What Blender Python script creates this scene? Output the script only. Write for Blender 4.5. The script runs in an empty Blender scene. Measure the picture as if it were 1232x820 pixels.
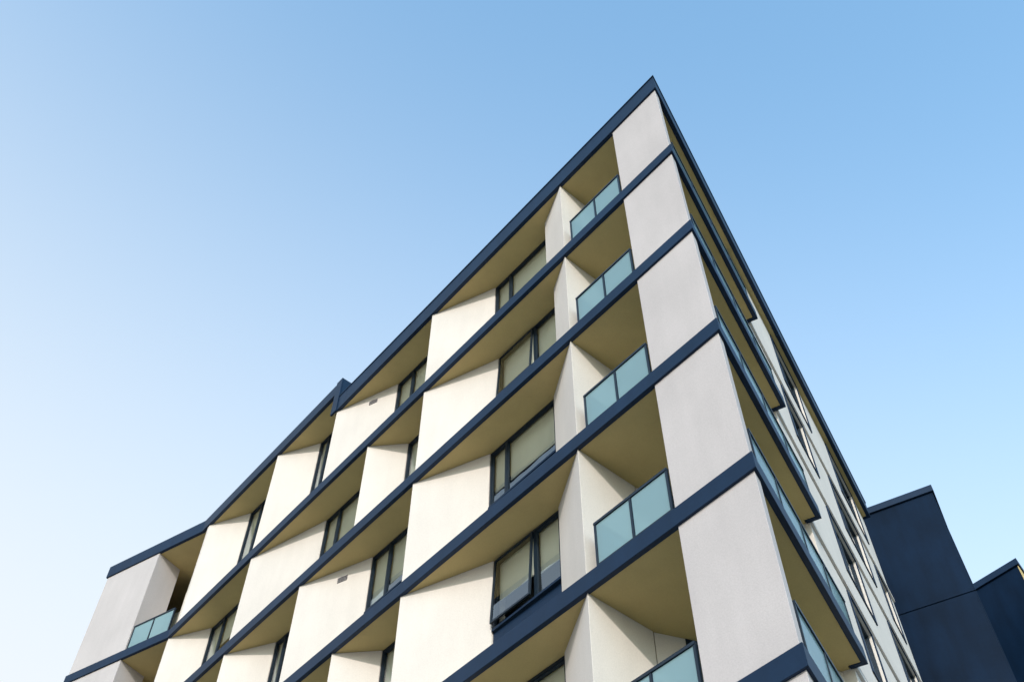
import bpy, bmesh, math, random
from mathutils import Vector, Matrix
random.seed(4)
scn=bpy.context.scene
# ------------------------------------------------------------------ constants
CAMZ=1.6
Z0=7.049+CAMZ            # world z of the lowest slab seen at the corner
SH=3.0
C=Vector((3.1254,9.1712,0))
aL,aR=-0.69922,0.5153
dL=Vector((math.sin(aL),math.cos(aL),0)); nL=Vector((math.cos(aL),-math.sin(aL),0))
dR=Vector((math.sin(aR),math.cos(aR),0)); nR=Vector((-math.cos(aR),math.sin(aR),0))
def L(u,d,z=0): p=C+dL*u+nL*d; return Vector((p.x,p.y,z))
def R(u,d,z=0): p=C+dR*u+nR*d; return Vector((p.x,p.y,z))
def isect(p,a,q,b):
    det=a.x*(-b.y)+b.x*a.y
    r=q-p; t=(r.x*(-b.y)+b.x*r.y)/det
    return p+a*t
def corner(dl,dr): 
    p=isect(L(0,dl),dL,R(0,dr),dR); return Vector((p.x,p.y,0))
# ------------------------------------------------------------------ materials
def newmat(name):
    m=bpy.data.materials.new(name); m.use_nodes=True
    nt=m.node_tree; b=nt.nodes['Principled BSDF']; return m,nt,b
def stucco(name,col,var=0.05,rough=.9,bump=.25,scale=90,streak=.03,spec=.5):
    m,nt,b=newmat(name); N=nt.nodes; K=nt.links
    b.inputs['Specular IOR Level'].default_value=spec
    tc=N.new('ShaderNodeTexCoord')
    n1=N.new('ShaderNodeTexNoise'); n1.inputs['Scale'].default_value=.7; n1.inputs['Detail'].default_value=7
    K.new(tc.outputs['Object'],n1.inputs['Vector'])
    mp=N.new('ShaderNodeMapping'); mp.inputs['Scale'].default_value=(3,3,.5); K.new(tc.outputs['Object'],mp.inputs['Vector'])
    n2=N.new('ShaderNodeTexNoise'); n2.inputs['Scale'].default_value=1.2; n2.inputs['Detail'].default_value=7
    K.new(mp.outputs[0],n2.inputs['Vector'])
    n3=N.new('ShaderNodeTexNoise'); n3.inputs['Scale'].default_value=scale; n3.inputs['Detail'].default_value=4
    K.new(tc.outputs['Object'],n3.inputs['Vector'])
    r1=N.new('ShaderNodeMapRange'); r1.inputs['From Min'].default_value=.3; r1.inputs['From Max'].default_value=.7
    r1.inputs['To Min'].default_value=1-var; r1.inputs['To Max'].default_value=1+var*.4; K.new(n1.outputs['Fac'],r1.inputs['Value'])
    r2=N.new('ShaderNodeMapRange'); r2.inputs['From Min'].default_value=.35; r2.inputs['From Max'].default_value=.7
    r2.inputs['To Min'].default_value=1; r2.inputs['To Max'].default_value=1-streak; K.new(n2.outputs['Fac'],r2.inputs['Value'])
    r3=N.new('ShaderNodeMapRange'); r3.inputs['From Min'].default_value=.3; r3.inputs['From Max'].default_value=.7
    r3.inputs['To Min'].default_value=.94; r3.inputs['To Max'].default_value=1.04; K.new(n3.outputs['Fac'],r3.inputs['Value'])
    a=N.new('ShaderNodeMath'); a.operation='MULTIPLY'; K.new(r1.outputs[0],a.inputs[0]); K.new(r2.outputs[0],a.inputs[1])
    a2=N.new('ShaderNodeMath'); a2.operation='MULTIPLY'; K.new(a.outputs[0],a2.inputs[0]); K.new(r3.outputs[0],a2.inputs[1])
    v=N.new('ShaderNodeVectorMath'); v.operation='SCALE'; v.inputs[0].default_value=col; K.new(a2.outputs[0],v.inputs['Scale'])
    K.new(v.outputs[0],b.inputs['Base Color'])
    b.inputs['Roughness'].default_value=rough
    if bump>0:
        bp=N.new('ShaderNodeBump'); bp.inputs['Strength'].default_value=bump; bp.inputs['Distance'].default_value=.006
        K.new(n3.outputs['Fac'],bp.inputs['Height']); K.new(bp.outputs[0],b.inputs['Normal'])
    return m
M_CREAM=stucco('cream_render_paint',(.625,.57,.54),spec=.25,var=.07,scale=45,streak=.04)
M_GREY=stucco('grey_render',(.465,.427,.435),spec=.25,var=.07,scale=45,streak=.05)  # greyer, darker base colour than cream: flush corner and end panels, gables, ground storey
M_SOFF=stucco('olive_soffit_paint',(.51,.395,.185),var=.10,bump=.15,scale=60,streak=.04,spec=.2)
M_NAVY=stucco('navy_metal_fascia',(.006,.021,.054),var=.15,rough=.5,bump=.05,scale=20,streak=.15,spec=.18)
M_DARK=stucco('dark_blue_cladding',(.003,.013,.036),var=.25,rough=.45,bump=.05,scale=12,streak=.25,spec=.07)
M_FRAME=stucco('window_frame_metal',(.009,.018,.032),var=.05,rough=.4,bump=0,scale=20,streak=0,spec=.25)
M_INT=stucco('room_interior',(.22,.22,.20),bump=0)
M_BLIND=stucco('roller_blind_fabric',(.88,.82,.68),var=.05,bump=.1,scale=200,streak=.04)
def glassmat(name,tint,refl=.12,rough=.01):
    m=bpy.data.materials.new(name); m.use_nodes=True; nt=m.node_tree; N=nt.nodes; K=nt.links
    N.clear(); o=N.new('ShaderNodeOutputMaterial'); t=N.new('ShaderNodeBsdfTransparent'); t.inputs[0].default_value=(*tint,1)
    g=N.new('ShaderNodeBsdfGlossy'); g.inputs['Roughness'].default_value=rough; g.inputs['Color'].default_value=(.9,.96,1,1)
    fr=N.new('ShaderNodeFresnel'); fr.inputs['IOR'].default_value=1.55
    ad=N.new('ShaderNodeMath'); ad.operation='ADD'; ad.use_clamp=True; ad.inputs[1].default_value=refl; K.new(fr.outputs[0],ad.inputs[0])
    tc=N.new('ShaderNodeTexCoord'); no=N.new('ShaderNodeTexNoise'); no.inputs['Scale'].default_value=1.1; K.new(tc.outputs['Object'],no.inputs['Vector'])
    bp=N.new('ShaderNodeBump'); bp.inputs['Strength'].default_value=.12; bp.inputs['Distance'].default_value=.05; K.new(no.outputs['Fac'],bp.inputs['Height'])
    K.new(bp.outputs[0],g.inputs['Normal'])
    mx=N.new('ShaderNodeMixShader'); K.new(ad.outputs[0],mx.inputs[0]); K.new(t.outputs[0],mx.inputs[1]); K.new(g.outputs[0],mx.inputs[2]); K.new(mx.outputs[0],o.inputs[0])
    return m
M_GLASS=glassmat('window_glass',(.95,.98,.98),.12)
def balglass():
    m,nt,b=newmat('balustrade_frosted_glass')
    N=nt.nodes;K=nt.links
    b.inputs['Base Color'].default_value=(.31,.45,.50,1); b.inputs['Roughness'].default_value=.06
    tr=N.new('ShaderNodeBsdfTranslucent'); tr.inputs[0].default_value=(.48,.66,.73,1)
    tp=N.new('ShaderNodeBsdfTransparent'); tp.inputs[0].default_value=(.62,.78,.82,1)
    m1=N.new('ShaderNodeMixShader'); m1.inputs[0].default_value=.3
    m2=N.new('ShaderNodeMixShader'); m2.inputs[0].default_value=.32
    o=N['Material Output']
    K.new(b.outputs[0],m1.inputs[1]); K.new(tr.outputs[0],m1.inputs[2]); K.new(m1.outputs[0],m2.inputs[1]); K.new(tp.outputs[0],m2.inputs[2]); K.new(m2.outputs[0],o.inputs[0])
    return m
M_BAL=balglass()
# ------------------------------------------------------------------ mesh helpers
class Part:
    def __init__(s,name,mats,parent=None):
        s.bm=bmesh.new(); s.name=name; s.mats=mats; s.parent=parent
    def prism(s,pts,z0,z1,mi=0,mbot=None,mtop=None):
        pts=[Vector((p.x,p.y,0)) for p in pts]
        area=sum(pts[i].x*pts[(i+1)%len(pts)].y-pts[(i+1)%len(pts)].x*pts[i].y for i in range(len(pts)))
        if area<0: pts=pts[::-1]
        b=[s.bm.verts.new((p.x,p.y,z0)) for p in pts]; t=[s.bm.verts.new((p.x,p.y,z1)) for p in pts]
        n=len(pts)
        for i in range(n):
            f=s.bm.faces.new((b[i],b[(i+1)%n],t[(i+1)%n],t[i])); f.material_index=mi
        f=s.bm.faces.new(b[::-1]); f.material_index=mi if mbot is None else mbot
        f=s.bm.faces.new(t); f.material_index=mi if mtop is None else mtop
    def quad(s,pts,mi=0,away=None):
        n=(pts[1]-pts[0]).cross(pts[2]-pts[0])
        if away is not None and n.dot(away)>0: pts=pts[::-1]
        f=s.bm.faces.new([s.bm.verts.new(p) for p in pts]); f.material_index=mi
    def done(s,bevel=0):
        me=bpy.data.meshes.new(s.name); s.bm.normal_update(); s.bm.to_mesh(me); s.bm.free()
        for m in s.mats: me.materials.append(m)
        o=bpy.data.objects.new(s.name,me); scn.collection.objects.link(o)
        if s.parent: o.parent=s.parent
        if bevel:
            md=o.modifiers.new('bevel','BEVEL'); md.width=bevel; md.segments=2; md.limit_method='ANGLE'; md.harden_normals=False
        return o
def empty(name):
    e=bpy.data.objects.new(name,None); scn.collection.objects.link(e); return e
B=empty('apartment_building')
# ------------------------------------------------------------------ footprint
BEND=L(20.0,0); LEND=L(24.0,-1.27)
dE=(LEND-BEND).normalized(); nE=Vector((-dE.y,dE.x,0)); 
if nE.dot(nL)<0: nE=-nE
def E(u,d,z=0): p=BEND+dE*u+nE*d; return Vector((p.x,p.y,z))
ELEN=(LEND-BEND).length
REND_U=15.45; RIN=.22; RBAL=4.65
ztop={k:Z0+SH*k for k in range(-2,5)}
T=.30
Rend=R(REND_U,0)
sl=Part('floor_slabs',[M_NAVY,M_SOFF],B)
for k in range(-2,5):
    z1=ztop[k]; z0=z1-T
    r_end=RBAL
    ins=.09
    c2=corner(ins,ins)
    bi=isect(L(0,ins),dL,E(0,ins),dE)
    polyi=[c2,bi,E(ELEN-ins,ins),E(ELEN-ins,8.9),R(REND_U-.02,RIN+.07),R(r_end-ins,RIN+.07),R(r_end-ins,ins)]
    sl.prism(polyi,z0+.012,z1-.004,1)
    e1=E(ELEN,0)
    sl.prism([C,BEND,bi,c2],z0,z1,0)
    sl.prism([BEND,e1,E(ELEN-ins,ins),bi],z0,z1,0)
    sl.prism([e1,E(ELEN,9),E(ELEN-ins,9),E(ELEN-ins,ins)],z0,z1,0)
    sl.prism([C,c2,R(r_end-ins,ins),R(r_end,0)],z0,z1,0)
    sl.prism([R(r_end,0),R(r_end-ins,ins),R(r_end-ins,RIN+.05),R(r_end,RIN+.05)],z0,z1,0)
sl.done(.006)
RZ0,RZ1=Z0+14.83,Z0+15.40
QZ0,QZ1=Z0+15.78,Z0+16.24
US=12.33
rf=Part('roof_parapet',[M_NAVY,M_SOFF],B)
ins=.10; c2=corner(ins,ins)
rf.prism([c2,L(US+.3,ins),L(US+.3,8),R(REND_U-ins,3),R(REND_U-ins,ins)],RZ0+.012,RZ1-.15,1)
rf.prism([C,L(US,0),L(US,ins),c2],RZ0,RZ1,0)
rf.prism([C,c2,R(REND_U-ins,ins),Rend],RZ0,RZ1,0)
rf.prism([Rend,R(REND_U-ins,ins),R(REND_U-ins,6),R(REND_U,6)],RZ0,RZ1,0)
rf.prism([corner(-.02,-.02),L(US,-.02),L(US,.16),corner(.16,.16)],RZ1,RZ1+.035,0)
rf.prism([corner(-.02,-.02),corner(.16,.16),R(REND_U,.16),R(REND_U,-.02)],RZ1+.001,RZ1+.036,0)
bi=isect(L(0,ins),dL,E(0,ins),dE)
rf.prism([L(US+ins,ins),bi,E(ELEN-ins,ins),E(ELEN-ins,8.9),L(US+ins,8)],QZ0+.012,QZ1-.12,1)
rf.prism([L(US,0),BEND,bi,L(US+ins,ins)],QZ0,QZ1,0)
rf.prism([BEND,E(ELEN,0),E(ELEN-ins,ins),bi],QZ0,QZ1,0)
rf.prism([E(ELEN,0),E(ELEN,9),E(ELEN-ins,9),E(ELEN-ins,ins)],QZ0,QZ1,0)
rf.prism([L(US,0.0),L(US+ins,ins),L(US+ins,8),L(US,8)],RZ1-.35,QZ1-.002,0)
rf.prism([L(US,-.03),L(US,.03),L(US+.28,.03),L(US+.28,-.03)],RZ0-.02,QZ1+.001,0)
rf.done(.006)
co=Part('structural_core',[M_INT,M_CREAM],B)
co.prism([L(3.25,1.36),L(20.3,1.36),E(.6,1.7),E(ELEN-.35,1.7),E(ELEN-.35,8.6),R(REND_U-.3,.9),R(4.8,.9)],0,Z0+14.7,0)
co.done()
ew=Part('gable_walls',[M_GREY],B)
ew.prism([E(ELEN-.25,.3),E(ELEN-.05,.3),E(ELEN-.05,8.7),E(ELEN-.25,8.7)],0,Z0+15.75,0)
ew.prism([E(ELEN-.3,8.5),E(ELEN-.3,8.7),R(REND_U-.2,.85),R(REND_U-.4,.85)],0,Z0+15.0,0)
ew.prism([R(REND_U-.05,RIN+.21),R(REND_U-.25,RIN+.21),R(REND_U-.25,5),R(REND_U-.05,5)],0,Z0+14.8,0)
ew.done()
# ------------------------------------------------------------------ window builder
frames=Part('window_frames',[M_FRAME],B)
glass=Part('window_glass',[M_GLASS],B)
blinds=Part('roller_blinds',[M_BLIND],B)
sp=Part('spandrel_panels',[M_NAVY,M_CREAM],B)
def window(p,q,zs,zt,nm,inn,blind=None,openp=None,fw=.05):
    d=(q-p); W=d.length; d=d/W
    def box(u0,u1,a,b,z0,z1,part,mi=0):
        part.prism([p+d*u0+inn*a,p+d*u1+inn*a,p+d*u1+inn*b,p+d*u0+inn*b],z0,z1,mi)
    box(0,fw,0,.10,zs,zt,frames); box(W-fw,W,0,.10,zs,zt,frames)
    box(fw,W-fw,0,.10,zt-fw,zt,frames); box(fw,W-fw,0,.10,zs,zs+fw,frames)
    cuts=[0]+[f*W for f in nm]+[W]
    for c in cuts[1:-1]: box(c-fw*.5,c+fw*.5,.003,.097,zs+fw,zt-fw,frames)
    for i in range(len(cuts)-1):
        a=cuts[i]+(fw if i==0 else fw*.5); b=cuts[i+1]-(fw if i==len(cuts)-2 else fw*.5)
        z0,z1=zs+fw,zt-fw
        if openp==i:
            ang=math.radians(3); h=z1-z0
            def P(u,s_,o):
                out=math.sin(ang)*s_+math.cos(ang)*o; zz=z1-math.cos(ang)*s_+math.sin(ang)*o
                v=p+d*u-inn*out; return Vector((v.x,v.y,zz))
            def sb(u0,u1,s0,s1,o0,o1,part):
                vs=[P(u,s_,o) for o in (o0,o1) for (u,s_) in ((u0,s0),(u1,s0),(u1,s1),(u0,s1))]
                bv=[part.bm.verts.new(v) for v in vs]
                for f in ((0,1,2,3),(7,6,5,4),(0,4,5,1),(1,5,6,2),(2,6,7,3),(3,7,4,0)): part.bm.faces.new([bv[j] for j in f])
            sb(a,a+.04,0,h,0,.035,frames); sb(b-.04,b,0,h,0,.035,frames); sb(a+.04,b-.04,0,.04,0,.035,frames); sb(a+.04,b-.04,h-.04,h,0,.035,frames)
            glass.quad([P(a+.04,.04,.02),P(b-.04,.04,.02),P(b-.04,h-.04,.02),P(a+.04,h-.04,.02)],0,inn)
            box(a,a+.025,.02,.05,z0,z1,frames);box(b-.025,b,.02,.05,z0,z1,frames)
        else:
            box(a,a+.022,.012,.07,z0,z1,frames);box(b-.022,b,.012,.07,z0,z1,frames)
            box(a+.022,b-.022,.012,.07,z1-.025,z1,frames);box(a+.022,b-.022,.012,.07,z0,z0+.03,frames)
            g0,g1=p+d*(a+.022)+inn*.04,p+d*(b-.022)+inn*.04
            glass.quad([Vector((g0.x,g0.y,z0+.03)),Vector((g1.x,g1.y,z0+.03)),Vector((g1.x,g1.y,z1-.025)),Vector((g0.x,g0.y,z1-.025))],0,inn)
        if blind is not None:
            dr=blind[i%len(blind)]
            if dr>0:
                zb=z1-(z1-z0)*dr
                box(a+.01,b-.01,.104,.110,zb,z1+.02,blinds)
                box(a+.01,b-.01,.102,.118,zb-.03,zb,blinds)
walls=Part('angled_render_panels',[M_CREAM,M_GREY],B)
D=.75; E0=.045
A=[('win',None,6.4,[.75]),('pan',6.4,8.1),('win',8.12,10.5,[.72]),('pan',10.5,12.38),('win',12.4,14.45,[.8]),('pan',14.45,15.68),('win',15.7,18.3,[.75]),('pan',18.3,19.6)]
Bp=[('win',None,6.2,[.46]),('pan',6.2,8.08),('win',8.1,9.6,[.35]),('pan',9.6,10.32),('win',10.35,13.1,[.78]),('pan',13.1,15.6),('win',15.62,18.8,[.78]),('pan',18.8,20.0)]
vents=[]
for k in range(-2,5):
    zf=ztop[k]; hi=(k==4)
    def head(u): 
        if not hi: return ztop[k+1]-T
        return QZ0 if u>US else RZ0
    pat=A if k%2==0 else Bp
    fl={4:(4.2,.45),3:(3.97,.42)}.get(k,(4.42,.71))
    h=head(0)+.01
    walls.prism([L(3.2,E0),L(fl[0],fl[1]),L(fl[0],D+.25),L(fl[0]-.2,1.36),L(3.2,1.36)],zf-.005,h,0)
    for it in pat:
        if it[0]=='pan':
            u0,u1=it[1],it[2]
            h=head(u0+.3)+.01
            pk=L(u1,E0)
            walls.prism([L(u0,D-.02),pk,L(u1,D+.28),L(u0,D+.28)],zf-.005,h,0)
            if k in(4,2,0) and abs(u0-10.5)<.01: vents.append((L(u0,D-.02),pk,head(11)-.38))
        else:
            u0=it[1] if it[1] else fl[0]; u1=it[2]; h=head((u0+u1)/2)+.005
            zs=zf+1.18
            nm=list(it[3])
            vis=[random.choice([.6,.75,.9,1.0]) for _ in range(4)]
            op=None
            if it[1] is None:
                vis={4:[1,1],3:[.98,.98],2:[.72,.72],1:[.62,.56]}.get(k,[.7,.8])
                if k==1: nm=[.38]
                if k in (3,1): op=1
            window(L(u0,D),L(u1,D),zs,h,nm,nL,blind=vis,openp=op)
            sp.prism([L(u0,D+.02),L(u1,D+.02),L(u1,D+.2),L(u0,D+.2)],zf-.004,zs-.001,0)
            sp.prism([L(u0,D-.06),L(u1-.01,D-.03),L(u1-.01,D+.019),L(u0,D+.019)],zs-.05,zs-.004,0)
    ph=head(0)+.01
    walls.prism([corner(E0,E0),L(1.42,E0),L(1.42,.25),corner(.25,E0)],zf-.005,ph,1)
    h=head(22)+.01
    u_s=1.85
    walls.prism([E(u_s,E0),E(ELEN-.04,E0),E(ELEN-.04,.29),E(u_s+.25,.29),E(u_s+.25,1.0),E(u_s,1.0)],zf-.005,h,1)
    if k%2==0:
        walls.prism([L(19.6,E0+.003),L(19.6,D+.27),L(19.72,1.3),L(19.72,E0+.003)],zf-.005,h,0)
    else:
        walls.prism([L(20.0,E0+.02),L(20.0,D+.27),L(20.1,1.3),L(20.1,E0+.02)],zf-.005,h,0)
    walls.prism([L(19.75,1.302),E(.6,1.5),E(u_s,1.5),E(u_s,1.65),L(19.75,1.6)],zf-.005,h,0)
    p,q=L(3.205,1.38),R(4.66,.40); dd=(q-p); WW=dd.length; dd/=WW; nn=Vector((-dd.y,dd.x,0)); 
    if nn.dot(nL)<0: nn=-nn
    walls.prism([p,p+dd*.5,p+dd*.5+nn*.15,p+nn*.15],zf-.005,ph,0)
    walls.prism([q-dd*.6,q,q+nn*.15,q-dd*.6+nn*.15],zf-.005,ph,0)
    window(p+dd*.5,q-dd*.6,zf,ph,[.5],nn,blind=[.0,.5])
walls.done(.008); frames.done(); glass.done(); blinds.done(); sp.done()
ve=Part('wall_vents',[M_FRAME,M_GREY],B)
for p,q,z in vents:
    d=(q-p).normalized(); n=Vector((-d.y,d.x,0)); 
    if n.dot(nL)>0: n=-n
    a=p+d*.62; b=a+d*.26
    ve.prism([a,b,b+n*.006,a+n*.006],z,z+.15,0)
    for i in range(4):
        ve.prism([a,b,b+n*.02,a+n*.02],z+.012+i*.038,z+.020+i*.038,1)
ve.done()
# ------------------------------------------------------------------ balustrades
br=Part('balustrade_rails',[M_FRAME],B); bg=Part('balustrade_glass',[M_BAL],B)
def balus(p,q,z,inn,n,h=.88):
    d=(q-p); W=d.length; d/=W
    br.prism([p-inn*.012,q-inn*.012,q+inn*.045,p+inn*.045],z+h-.045,z+h,0)
    br.prism([p,q,q+inn*.03,p+inn*.03],z+.04,z+.08,0)
    for i in range(n+1):
        c=p+d*(W*i/n); a=c-d*.02 if 0<i<n else (c if i==0 else c-d*.04); b=a+d*.04
        br.prism([a-inn*.004,b-inn*.004,b+inn*.036,a+inn*.036],z-.01,z+h-.045,0)
        if i<n:
            a=c+d*.03; b=p+d*(W*(i+1)/n)-d*.03
            bg.prism([a+inn*.01,b+inn*.01,b+inn*.02,a+inn*.02],z+.085,z+h-.05,0)
for k in range(-2,5):
    z=ztop[k]
    balus(L(1.46,.05),L(2.98,.05),z,nL,2)
    balus(L(2.94,.10),L(2.94,1.3),z,-dL,1)
    balus(R(.42,.05),R(4.58,.05),z,nR,4)
    balus(E(.15,.06),E(1.8,.06),z,nE,2)
br.done(); bg.done()
# ------------------------------------------------------------------ right facade
rw=Part('side_facade_walls',[M_CREAM,M_GREY,M_NAVY],B)
frames=Part('side_window_frames',[M_FRAME],B); glass=Part('side_window_glass',[M_GLASS],B); blinds=Part('side_roller_blinds',[M_BLIND],B)
for k in range(-2,5):
    zf=ztop[k]; zt=(ztop[k+1]-T) if k<4 else RZ0
    ops=[(7.6,9.5),(11.9,14.2)] if k%2==0 else [(6.6,8.0),(9.9,12.2),(13.6,14.7)]
    zs,zh=zf+.9,zt-.12
    x=RBAL
    def bx(u0,u1,z0,z1,mi=0,a=RIN,b=RIN+.2): rw.prism([R(u0,a),R(u1,a),R(u1,b),R(u0,b)],z0,z1,mi)
    for (a,b) in ops:
        bx(x,a,zf-T-.0,zt,0); bx(a,b,zf-T,zs,0); bx(a,b,zh,zt,0)
        window(R(a,RIN+.05),R(b,RIN+.05),zs,zh,[.5],nR,blind=[.5,.9])
        bx(a-.04,a,zs-.04,zh+.04,2,RIN-.03,RIN-.001); bx(b,b+.04,zs-.04,zh+.04,2,RIN-.03,RIN-.001)
        bx(a,b,zh,zh+.04,2,RIN-.03,RIN-.001); bx(a,b,zs-.04,zs,2,RIN-.03,RIN-.001)
        x=b
    bx(x,REND_U-.02,zf-T,zt,0)
    bx(RBAL+.02,REND_U-.03,zf-T,zf-T+.1,0,RIN-.05,RIN-.001)
    bx(RBAL+.02,REND_U-.03,zf-.03,zf+.02,1,RIN-.02,RIN-.001)
rw.done(.006); frames.done(); glass.done(); blinds.done()
gs=Part('ground_storey_walls',[M_GREY],B)
gs.prism([corner(.5,.5),L(19.9,.5),E(ELEN-.5,.5),E(ELEN-.5,.75),L(19.9,.75),corner(.75,.75)],0,ztop[-2]-T+.01,0)
gs.prism([corner(.5,.5),R(REND_U-.3,.5),R(REND_U-.3,.8),corner(.75,.75)],0,ztop[-2]-T+.01,0)
gs.done()
# ------------------------------------------------------------------ dark wings
def wing(name,ang_pts,depth,zt,jz,side_mat=None):
    e=empty(name)
    w=Part('cladding',[M_DARK,M_NAVY,M_SOFF],e)
    P0,P1=ang_pts; d=(P1-P0).normalized(); back=depth
    w.prism([P0,P1,P1+back,P0+back],0,zt-.25,0)
    n=Vector((d.y,-d.x,0))
    if n.y>0:n=-n
    zs=jz
    for i in range(len(zs)-1):
        w.prism([P0+d*.01,P1,P1+n*.03,P0+d*.01+n*.03],zs[i]+.02,zs[i+1]-.02,0)
        w.prism([P1+n*.03,P1+d*.035+n*.03,P1+d*.035+back,P1+back],zs[i]+.02,zs[i+1]-.02,2 if side_mat else 0)
    o=.10
    w.prism([P0-d*o+n*o,P1+d*o+n*o,P1+d*o+back,P0-d*o+back],zt-.25,zt,1)
    w.done(.006)
    return e
def az(a,D): return Vector((math.sin(a)*D,math.cos(a)*D,0))
P1=az(math.radians(29.65),27.0); P0=az(math.radians(25.5),27.1); P0=P0+(P0-P1)*1.2
zt=.890*27.0+CAMZ
j=[0,zt-16.2,zt-12.2,zt-8.2,zt-4.2,zt-.25]
wing('dark_clad_wing',(P0,P1),Vector((math.sin(aR-.03),math.cos(aR-.03),0))*4.5,zt,j)
P1=az(math.radians(32.5),32.7); P0=az(math.radians(27.5),33.8)
zt=.757*32.6+CAMZ
j=[0,zt-8.3,zt-4.2,zt-.25]
wing('dark_clad_wing',(P0,P1),Vector((math.sin(math.radians(37)),math.cos(math.radians(37)),0))*5,zt,j,True)
# ------------------------------------------------------------------ ground
def sheet(name,pts,z,mat):
    p=Part(name,[mat]); p.quad([Vector((x,y,z)) for x,y in pts],0,Vector((0,0,-1))); return p.done()
M_ASPH=stucco('asphalt',(.06,.06,.062),var=.2,bump=.4,scale=40)
M_PAVE=stucco('concrete_paving',(.42,.40,.37),var=.12,bump=.2,scale=30)
M_GRND=stucco('ground_soil_grass',(.16,.16,.11),var=.2,bump=.4,scale=8)
M_PAINT=stucco('road_marking_paint',(.75,.75,.72),var=.1,bump=.1)
sheet('ground',[(-600,-600),(600,-600),(600,600),(-600,600)],-.13,M_GRND)
def road(name,p,d,n,w0,w1,z,mat,ln=160):
    a=p-d*ln+n*w0;b=p+d*ln+n*w0;c=p+d*ln+n*w1;e=p-d*ln+n*w1
    sheet(name,[(v.x,v.y) for v in (a,b,c,e)],z,mat)
pv=Part('pavement',[M_PAVE])
pv.prism([corner(-6,-6),L(60,-6),L(60,40),R(60,30),R(60,-6)],-.122,-.006,0); pv.done(.02)
road('road',C,dL,nL,-12.99,-6.01,-.126,M_ASPH)
pl=Part('road_markings',[M_PAINT])
for i in range(-12,20):
    a=C+dL*(i*6)-nL*9.5; pl.quad([Vector((v.x,v.y,-.122)) for v in (a,a+dL*2.5,a+dL*2.5+nL*.12,a+nL*.12)],0,Vector((0,0,-1)))
pl.done()
fp=Part('pavement',[M_PAVE]); fp.prism([L(-80,-13),L(80,-13),L(80,-30),L(-80,-30)],-.122,0,0); fp.done(.02)
# ------------------------------------------------------------------ light
SUN_AZ=math.radians(188); SUN_EL=math.radians(20)
w=bpy.data.worlds.new('World'); scn.world=w; w.use_nodes=True
nt=w.node_tree; N=nt.nodes; K=nt.links
bgn=N['Background']; sky=N.new('ShaderNodeTexSky'); sky.sky_type='NISHITA'; sky.sun_disc=False
sky.sun_elevation=SUN_EL; sky.sun_rotation=SUN_AZ; sky.air_density=1; sky.dust_density=1.0; sky.ozone_density=1
gain=N.new('ShaderNodeVectorMath'); gain.operation='MULTIPLY'; gain.inputs[1].default_value=(2.8,3.5,3.4); K.new(sky.outputs[0],gain.inputs[0])
tc=N.new('ShaderNodeTexCoord'); sep=N.new('ShaderNodeSeparateXYZ'); K.new(tc.outputs['Generated'],sep.inputs[0])
dt=N.new('ShaderNodeVectorMath'); dt.operation='DOT_PRODUCT'; dt.inputs[1].default_value=(-.707,.707,0); K.new(tc.outputs['Generated'],dt.inputs[0])
m1=N.new('ShaderNodeMath'); m1.operation='MULTIPLY_ADD'; m1.inputs[1].default_value=-1.2; m1.inputs[2].default_value=1.11; K.new(sep.outputs[2],m1.inputs[0])
m2=N.new('ShaderNodeMath'); m2.operation='MULTIPLY_ADD'; m2.inputs[1].default_value=.46; K.new(dt.outputs['Value'],m2.inputs[0]); K.new(m1.outputs[0],m2.inputs[2])
mr=N.new('ShaderNodeMapRange'); mr.interpolation_type='SMOOTHSTEP'; mr.inputs['From Min'].default_value=-.03; mr.inputs['From Max'].default_value=1.0; mr.inputs['To Max'].default_value=.98; K.new(m2.outputs[0],mr.inputs['Value'])
mx=N.new('ShaderNodeMix'); mx.data_type='RGBA'; K.new(mr.outputs[0],mx.inputs['Factor']); K.new(gain.outputs[0],mx.inputs['A']); mx.inputs['B'].default_value=(.91/.15,.945/.15,.965/.15,1)
K.new(mx.outputs['Result'],bgn.inputs[0]); bgn.inputs[1].default_value=.15
sd=bpy.data.lights.new('sun','SUN'); sd.energy=2.7; sd.angle=math.radians(.8); sd.color=(1,.92,.84)
so=bpy.data.objects.new('sun',sd); scn.collection.objects.link(so)
dirv=Vector((math.sin(SUN_AZ)*math.cos(SUN_EL),math.cos(SUN_AZ)*math.cos(SUN_EL),math.sin(SUN_EL)))
so.rotation_euler=dirv.to_track_quat('Z','Y').to_euler()
# ------------------------------------------------------------------ camera
cd=bpy.data.cameras.new('camera'); cam=bpy.data.objects.new('camera',cd); scn.collection.objects.link(cam)
cd.sensor_width=36; cd.lens=1252.42/1232*36; cd.clip_end=3000; cd.clip_start=.05
th=.93359; ro=.00842
fw=Vector((0,math.cos(th),math.sin(th))); rt=Vector((1,0,0)); up=Vector((0,-math.sin(th),math.cos(th)))
r2=rt*math.cos(ro)+up*math.sin(ro); u2=-rt*math.sin(ro)+up*math.cos(ro)
m=Matrix((r2,u2,-fw)).transposed().to_4x4(); m.translation=Vector((0,0,CAMZ)); cam.matrix_world=m
scn.camera=cam
scn.view_settings.view_transform='Standard'; scn.view_settings.look='None'; scn.view_settings.exposure=0
